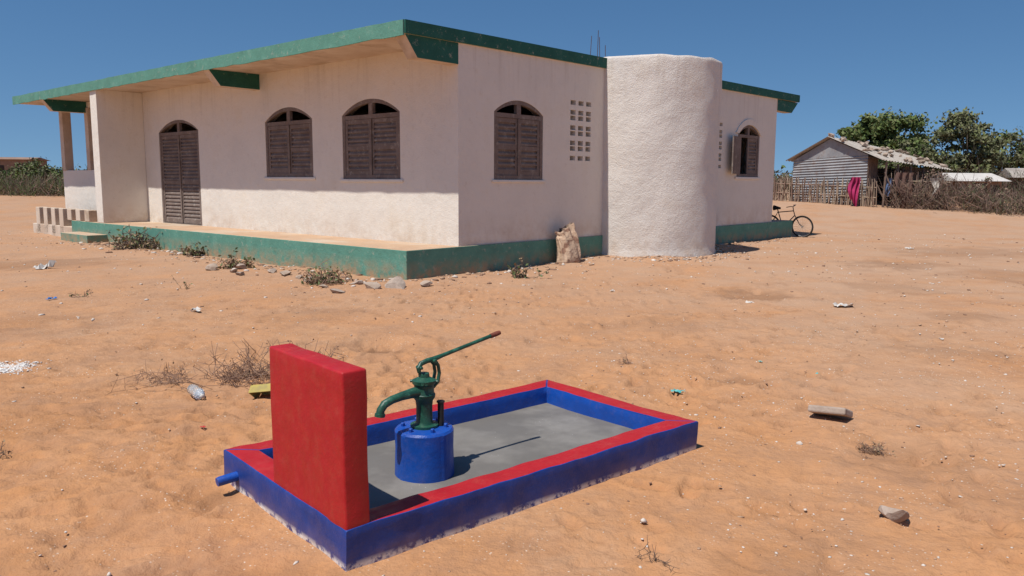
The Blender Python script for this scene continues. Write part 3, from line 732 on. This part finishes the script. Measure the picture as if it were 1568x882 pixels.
for i,(x,y,s_) in enumerate([(-2.58,11.5,.12),(-2.15,11.95,.15),(-1.75,12.2,.22),(-2.9,12.2,.09),(-4.6,13.4,.12),(-5.4,14.3,.17),(-5.0,14.6,.14),(-3.3,13.0,.14),(-4.2,13.9,.12),(-3.6,13.3,.1),(-2.45,12.5,.12),(-1.35,12.35,.13),(-4.9,13.9,.1),(-3.9,13.6,.13)]):
    rock('rock',x,y,(s_,s_*.7,s_*.45),10+i,M_stone if i%2 else M_rock)
def bottle():
    m,nt,b=nodes('clear_plastic');b.inputs['Base Color'].default_value=(.8,.82,.82,1);b.inputs['Roughness'].default_value=.2;b.inputs['Transmission Weight'].default_value=.7;b.inputs['IOR'].default_value=1.3
    n=noise(nt,coordnode(nt),25,4);bumpn(nt,b,n,.6,.01)
    k=MB();k.lathe([(.02,-.13),(.040,-.125),(.043,-.06),(.038,-.02),(.043,.01),(.043,.05),(.03,.085),(.014,.105),(.014,.12)],20)
    k.lathe([(.016,.12),(.016,.135),(.004,.136)],12,1)
    o=k.obj('plastic_bottle',[m,M_wht],None,True);o.location=(-2.36,5.82,gz(-2.36,5.82)+.035);o.rotation_euler=(math.radians(90),0,math.radians(38))
bottle()
M_yel=mat('dirty_yellow_plastic',(.45,.35,.08),(.32,.25,.09),12,.7)
k=MB();vs=[];fs=[];n=12
for j in range(2):
    for i in range(n+1):
        a=math.pi*i/n; 
        vs.append((-.11+.22*j,.08*math.cos(a),.09*math.sin(a)**.5))
for i in range(n): fs.append((i,i+1,n+2+i,n+1+i))
k.add(vs,fs);k.add([(.111,.08,0),(.111,-.08,0),(.111,-.07,.07),(.111,.07,.07)],[(0,1,2,3)])
o=k.obj('yellow_jerrycan_half',M_yel);sm=o.modifiers.new('s','SOLIDIFY');sm.thickness=.005;o.location=(-1.82,5.78,gz(-1.8,5.78)+.015);o.rotation_euler=(.7,.15,2.9)
M_cyan=mat('cyan_plastic',(.10,.42,.40),(.08,.33,.33),8,.5);M_blu=mat('blue_plastic',(.05,.2,.5),(.04,.15,.4),8,.5);M_redp=mat('red_plastic',(.5,.03,.03),(.4,.02,.02),8,.5)
def scrap(x,y,s,matr,seed,name='plastic_scrap'):
    r=random.Random(seed);k=MB();vs=[];fs=[];n=5
    for j in range(n+1):
        for i in range(n+1): vs.append(((i/n-.5)*s*(1+r.uniform(-.15,.15)),(j/n-.5)*s*.7*(1+r.uniform(-.2,.2)),abs(r.gauss(0,.12))*s+.01))
    for j in range(n):
        for i in range(n):
            if r.random()<.9:
                a=j*(n+1)+i;fs.append((a,a+1,a+n+2,a+n+1))
    k.add(vs,fs);o=k.obj(name,matr);o.location=(x,y,gz(x,y));o.rotation_euler=(0,0,r.uniform(0,6))
for i,(x,y,s_,mm) in enumerate([(1.30,6.05,.09,M_cyan),(4.34,10.3,.24,M_wht),(-8.6,14.5,.34,M_wht),(-3.9,9.7,.16,M_wht),(2.6,6.6,.04,M_cyan),(-6.2,10.6,.12,M_blu),(-2.0,5.0,.035,M_redp),(2.3,7.2,.04,M_cyan),(3.2,10.6,.10,M_wht),(1.5,11.8,.08,M_wht),(10,20,.2,M_wht),(4.5,8.2,.05,M_wht),(.3,2.75,.04,M_wht)]): scrap(x,y,s_,mm,i)
def limef(r,n): return -4.42+r.normal(size=n)*.13,6.68+r.normal(size=n)*.12
M_lime=mat('lime_powder',(.72,.68,.63),(.62,.57,.52),20,.95,det=1)
pebbles('lime_spill',2600,(0,1),(0,1),(.007,.4),[M_lime],78,None,limef,1.)
# ------------------------------------------------------------------ small plants
def herb(name,x,y,R,h,nst,nlf,mats,seed,ls=.03,r0=.004):
    r=np.random.default_rng(seed);z=gz(x,y);E=empty(name,(x,y,z));A=[];B=[];tips=[]
    for i in range(nst):
        a=r.uniform(0,6.3);p=np.array([r.normal()*R*.3,r.normal()*R*.3,-.01]);d=np.array([math.cos(a)*r.uniform(.2,1.),math.sin(a)*r.uniform(.2,1.),r.uniform(.3,1.1)*h/R]);l=R*r.uniform(.5,1.1)/1.2
        for s_ in range(4):
            q=p+d*l/4+r.normal(size=3)*l*.06;q[2]=max(q[2],.005);A.append(p);B.append(q);tips.append(q)
            for k in range(2):
                e=q+r.normal(size=3)*l*.22;e[2]=max(e[2],.01);A.append(q);B.append(e);tips.append(e)
            p=q;d=d+r.normal(size=3)*.25
    V,F=sticks(A,B,r0,r0*.6);np_obj('stems',V,F,[mats[0]],parent=E)
    if nlf:
        T=np.array(tips);C=T[r.integers(0,len(T),nlf)]+r.normal(size=(nlf,3))*R*.08;C[:,2]=np.maximum(C[:,2],.01);V,F=leaves(C,ls,r);np_obj('leaves',V,F,mats[1:],r.integers(0,len(mats)-1,nlf),parent=E)
M_h1=mat('herb_green',(.10,.14,.05),(.15,.17,.07),5,.8,det=1);M_h2=mat('herb_dry',(.24,.17,.10),(.3,.21,.12),5,.9,det=1)
M_tp=mat('dead_twig',(.24,.14,.095),(.32,.20,.14),8,.9,det=1)
herb('low_shrub',-8.9,18.7,.62,.36,60,600,[M_twd,M_h1,M_h2,M_h2],61,.045,.010)
herb('low_shrub',-6.9,17.2,.3,.24,26,220,[M_twd,M_h1,M_h2],62,.04,.007)
herb('low_shrub',-5.1,14.9,.38,.22,34,300,[M_tp,M_h1,M_h2],63,.035,.006)
herb('low_shrub',-3.0,12.7,.40,.22,44,420,[M_tp,M_h1,M_h2],64,.03,.005)
herb('low_shrub',.1,13.4,.26,.36,14,90,[M_twd,M_h1,M_h2],65,.035,.005)
herb('dead_bush',-2.15,6.4,.42,.24,60,60,[M_tp,M_h2],66,.010,.0028)
herb('dead_bush',-1.62,6.3,.36,.32,56,60,[M_tp,M_h2],67,.010,.0028)
herb('dead_bush',-2.8,6.2,.3,.10,22,20,[M_tp,M_h2],68,.010,.002)
herb('dead_bush',-3.0,4.4,.12,.05,30,60,[M_twd,M_h2],69,.01,.002)
herb('dead_bush',2.25,4.75,.14,.05,30,50,[M_tp,M_h2],70,.01,.0015)
herb('dead_bush',1.0,7.0,.14,.05,10,10,[M_tp,M_h2],71,.01,.002)
herb('dead_bush',.62,3.25,.12,.05,5,0,[M_twd],72,.01,.0015)
herb('dead_bush',-6.0,10.8,.15,.12,6,10,[M_twd,M_h1],73,.02,.003)
herb('dead_bush',-4.9,11.8,.12,.3,5,6,[M_h2,M_h1],74,.02,.003)
# ------------------------------------------------------------------ sack
def sack():
    m_,nt,b=nodes('woven_sack');co=coordnode(nt)
    c=ramp(nt,noise(nt,co,5,4,.6),[(.35,(.54,.38,.26)),(.65,(.43,.29,.19))])
    c=mix(nt,mul(nt,ramp(nt,noise(nt,co,5.2,2,.5),[(.56,0),(.58,1)]),.8),c,(.24,.115,.07))
    wv=N(nt,'ShaderNodeTexWave',Scale=18);nt.links.new(co,wv.inputs['Vector'])
    c=mix(nt,mul(nt,wv.outputs['Fac'],.15),c,(.3,.2,.14))
    nt.links.new(c,b.inputs['Base Color']);b.inputs['Roughness'].default_value=.8;bumpn(nt,b,noise(nt,co,7,3),.9,.05)
    k=MB();vs=[];fs=[];n=64;nz=30
    for j in range(nz+1):
        t=j/nz;z=t*.74
        w=.25*(1-.05*t)*(min(1,(t*6+.85)))*(1-.16*math.exp(-((t-.84)/.06)**2)); d=.17*(1-.80*t**1.2)*(min(1,(t*5+.75)))+.012
        for i in range(n):
            a=2*math.pi*i/n;ca,sa=math.cos(a),math.sin(a)
            q=1+.03*math.sin(9*a+t*6)+.03*math.sin(5*a-t*8)
            x=w*q*math.copysign(abs(ca)**.5,ca)+.03*math.sin(t*3.5)
            y=d*q*math.copysign(abs(sa)**.9,sa)+.10*t*t+.028*math.sin(x*38+t*4)*(.3+t)
            vs.append((x,y,z+(.10*x/.25-.02+.018*math.sin(x*45))*t**3))
    for j in range(nz):
        for i in range(n): fs.append((j*n+i,j*n+(i+1)%n,(j+1)*n+(i+1)%n,(j+1)*n+i))
    fs.append(tuple(range(n))[::-1])
    k.add(vs,fs);o=k.obj('woven_sack',m_,None,True);o.location=(1.11,15.8,gz(1.11,15.8)-.02);o.rotation_euler=(0,0,math.radians(40))
sack()
# ------------------------------------------------------------------ bicycle
def bicycle():
    q=np.array([KX,KY])+(-.30)*np.array([-math.cos(TH),math.sin(TH)])+14.74*np.array([math.sin(TH),math.cos(TH)])
    E=empty('bicycle',(q[0],q[1],gz(*q)),math.atan2(math.sin(TH),-math.cos(TH)))
    E.rotation_euler=(math.radians(-6),0,E.rotation_euler[2])
    M_t=mat('tyre_rubber',(.02,.02,.02),(.03,.025,.02),20,.9);M_fr=mat('bicycle_frame_paint',(.05,.05,.06),(.1,.05,.04),12,.5);M_sp=mat('spokes',(.35,.35,.35),(.2,.18,.16),12,.4,metal=.5)
    R=.33
    for nm,cx in (('front_wheel',0),('rear_wheel',1.04)):
        k=MB();c=[(cx+R*math.cos(t),0,R+R*math.sin(t)) for t in np.linspace(0,2*math.pi,41)];k.tube(c,.021,8,0,False)
        c=[(cx+(R-.03)*math.cos(t),0,R+(R-.03)*math.sin(t)) for t in np.linspace(0,2*math.pi,41)];k.tube(c,.009,6,1,False)
        k.tube([(cx,-.04,R),(cx,.04,R)],.018,8,1)
        for i in range(20):
            t=2*math.pi*i/20;k.tube([(cx,.02*(-1)**i,R),(cx+(R-.03)*math.cos(t),0,R+(R-.03)*math.sin(t))],.0025,4,1)
        k.obj(nm,[M_t,M_sp],E,True)
    k=MB();hd=(.28,0,.82);h2=(.24,0,.68);bb=(.62,0,.28);st=(.78,0,.80);ra=(1.04,0,R)
    for a,b_ in ((hd,(.8,0,.76)),(h2,bb),(bb,st),(st,(.80,0,.88))): k.tube([a,b_],.016,8)
    k.tube([hd,h2,(.10,0,.42),(0,0,R)],.014,8)
    for y in (-.05,.05): k.tube([bb,(1.04,y,R)],.009,6);k.tube([(.79,0,.76),(1.04,y,R)],.009,6)
    k.tube([hd,(.30,0,.94)],.014,8);k.tube([(.40,-.27,.96),(.30,-.22,.98),(.29,0,.95),(.30,.22,.98),(.40,.27,.96)],.012,8)
    k.tube([(.62,-.1,.28),(.70,-.1,.14)],.01,6);k.tube([(.62,.1,.28),(.54,.1,.42)],.01,6)
    k.obj('frame',M_fr,E,True)
    k=MB();k.tube([(.70,0,.89),(.80,0,.90),(.92,0,.90)],[.03,.05,.085],10);k.obj('saddle',M_t,E,True)
bicycle()
# ------------------------------------------------------------------ camera / light / world
cam=bpy.data.cameras.new('camera');co=bpy.data.objects.new('camera',cam);COL.objects.link(co);S.camera=co
cam.sensor_width=36;cam.lens=1218.258/1568*36;cam.clip_end=2000;cam.clip_start=.05
ph,rh=.1314,.0054
fw=Vector((0,math.cos(ph),-math.sin(ph)));up0=Vector((0,math.sin(ph),math.cos(ph)));X0=Vector((1,0,0))
right=X0*math.cos(rh)+up0*math.sin(rh);up=up0*math.cos(rh)-X0*math.sin(rh)
R=Matrix((right,up,-fw)).transposed();co.matrix_world=Matrix.Translation((0,0,1.6))@R.to_4x4()
el=math.radians(63.5);az=math.radians(45)
d=Vector((math.cos(az)*math.cos(el),math.sin(az)*math.cos(el),-math.sin(el)))
sl=bpy.data.lights.new('sun','SUN');sl.energy=5.0;sl.angle=math.radians(.53);sl.color=(1,.965,.91)
so=bpy.data.objects.new('sun',sl);COL.objects.link(so);so.rotation_euler=d.to_track_quat('-Z','Y').to_euler();so.location=(-10,-10,20)
w=bpy.data.worlds.new('World');S.world=w;w.use_nodes=True;nt=w.node_tree
sk=nt.nodes.new('ShaderNodeTexSky');sk.sky_type='NISHITA';sk.sun_disc=False;sk.sun_elevation=el;sk.sun_rotation=math.radians(225)
sk.air_density=1.0;sk.dust_density=.2;sk.ozone_density=2.0
tc=nt.nodes.new('ShaderNodeTexCoord');ad=nt.nodes.new('ShaderNodeVectorMath');ad.operation='ADD';ad.inputs[1].default_value=(0,0,.15)
nm=nt.nodes.new('ShaderNodeVectorMath');nm.operation='NORMALIZE'
nt.links.new(tc.outputs['Generated'],ad.inputs[0]);nt.links.new(ad.outputs[0],nm.inputs[0]);nt.links.new(nm.outputs[0],sk.inputs[0])
hs=nt.nodes.new('ShaderNodeHueSaturation');hs.inputs['Saturation'].default_value=1.24;hs.inputs['Value'].default_value=1.12
nt.links.new(sk.outputs[0],hs.inputs['Color'])
bg=nt.nodes['Background'];bg.inputs[1].default_value=.085;nt.links.new(hs.outputs[0],bg.inputs[0])
S.view_settings.view_transform='Standard';S.view_settings.look='None';S.view_settings.exposure=0
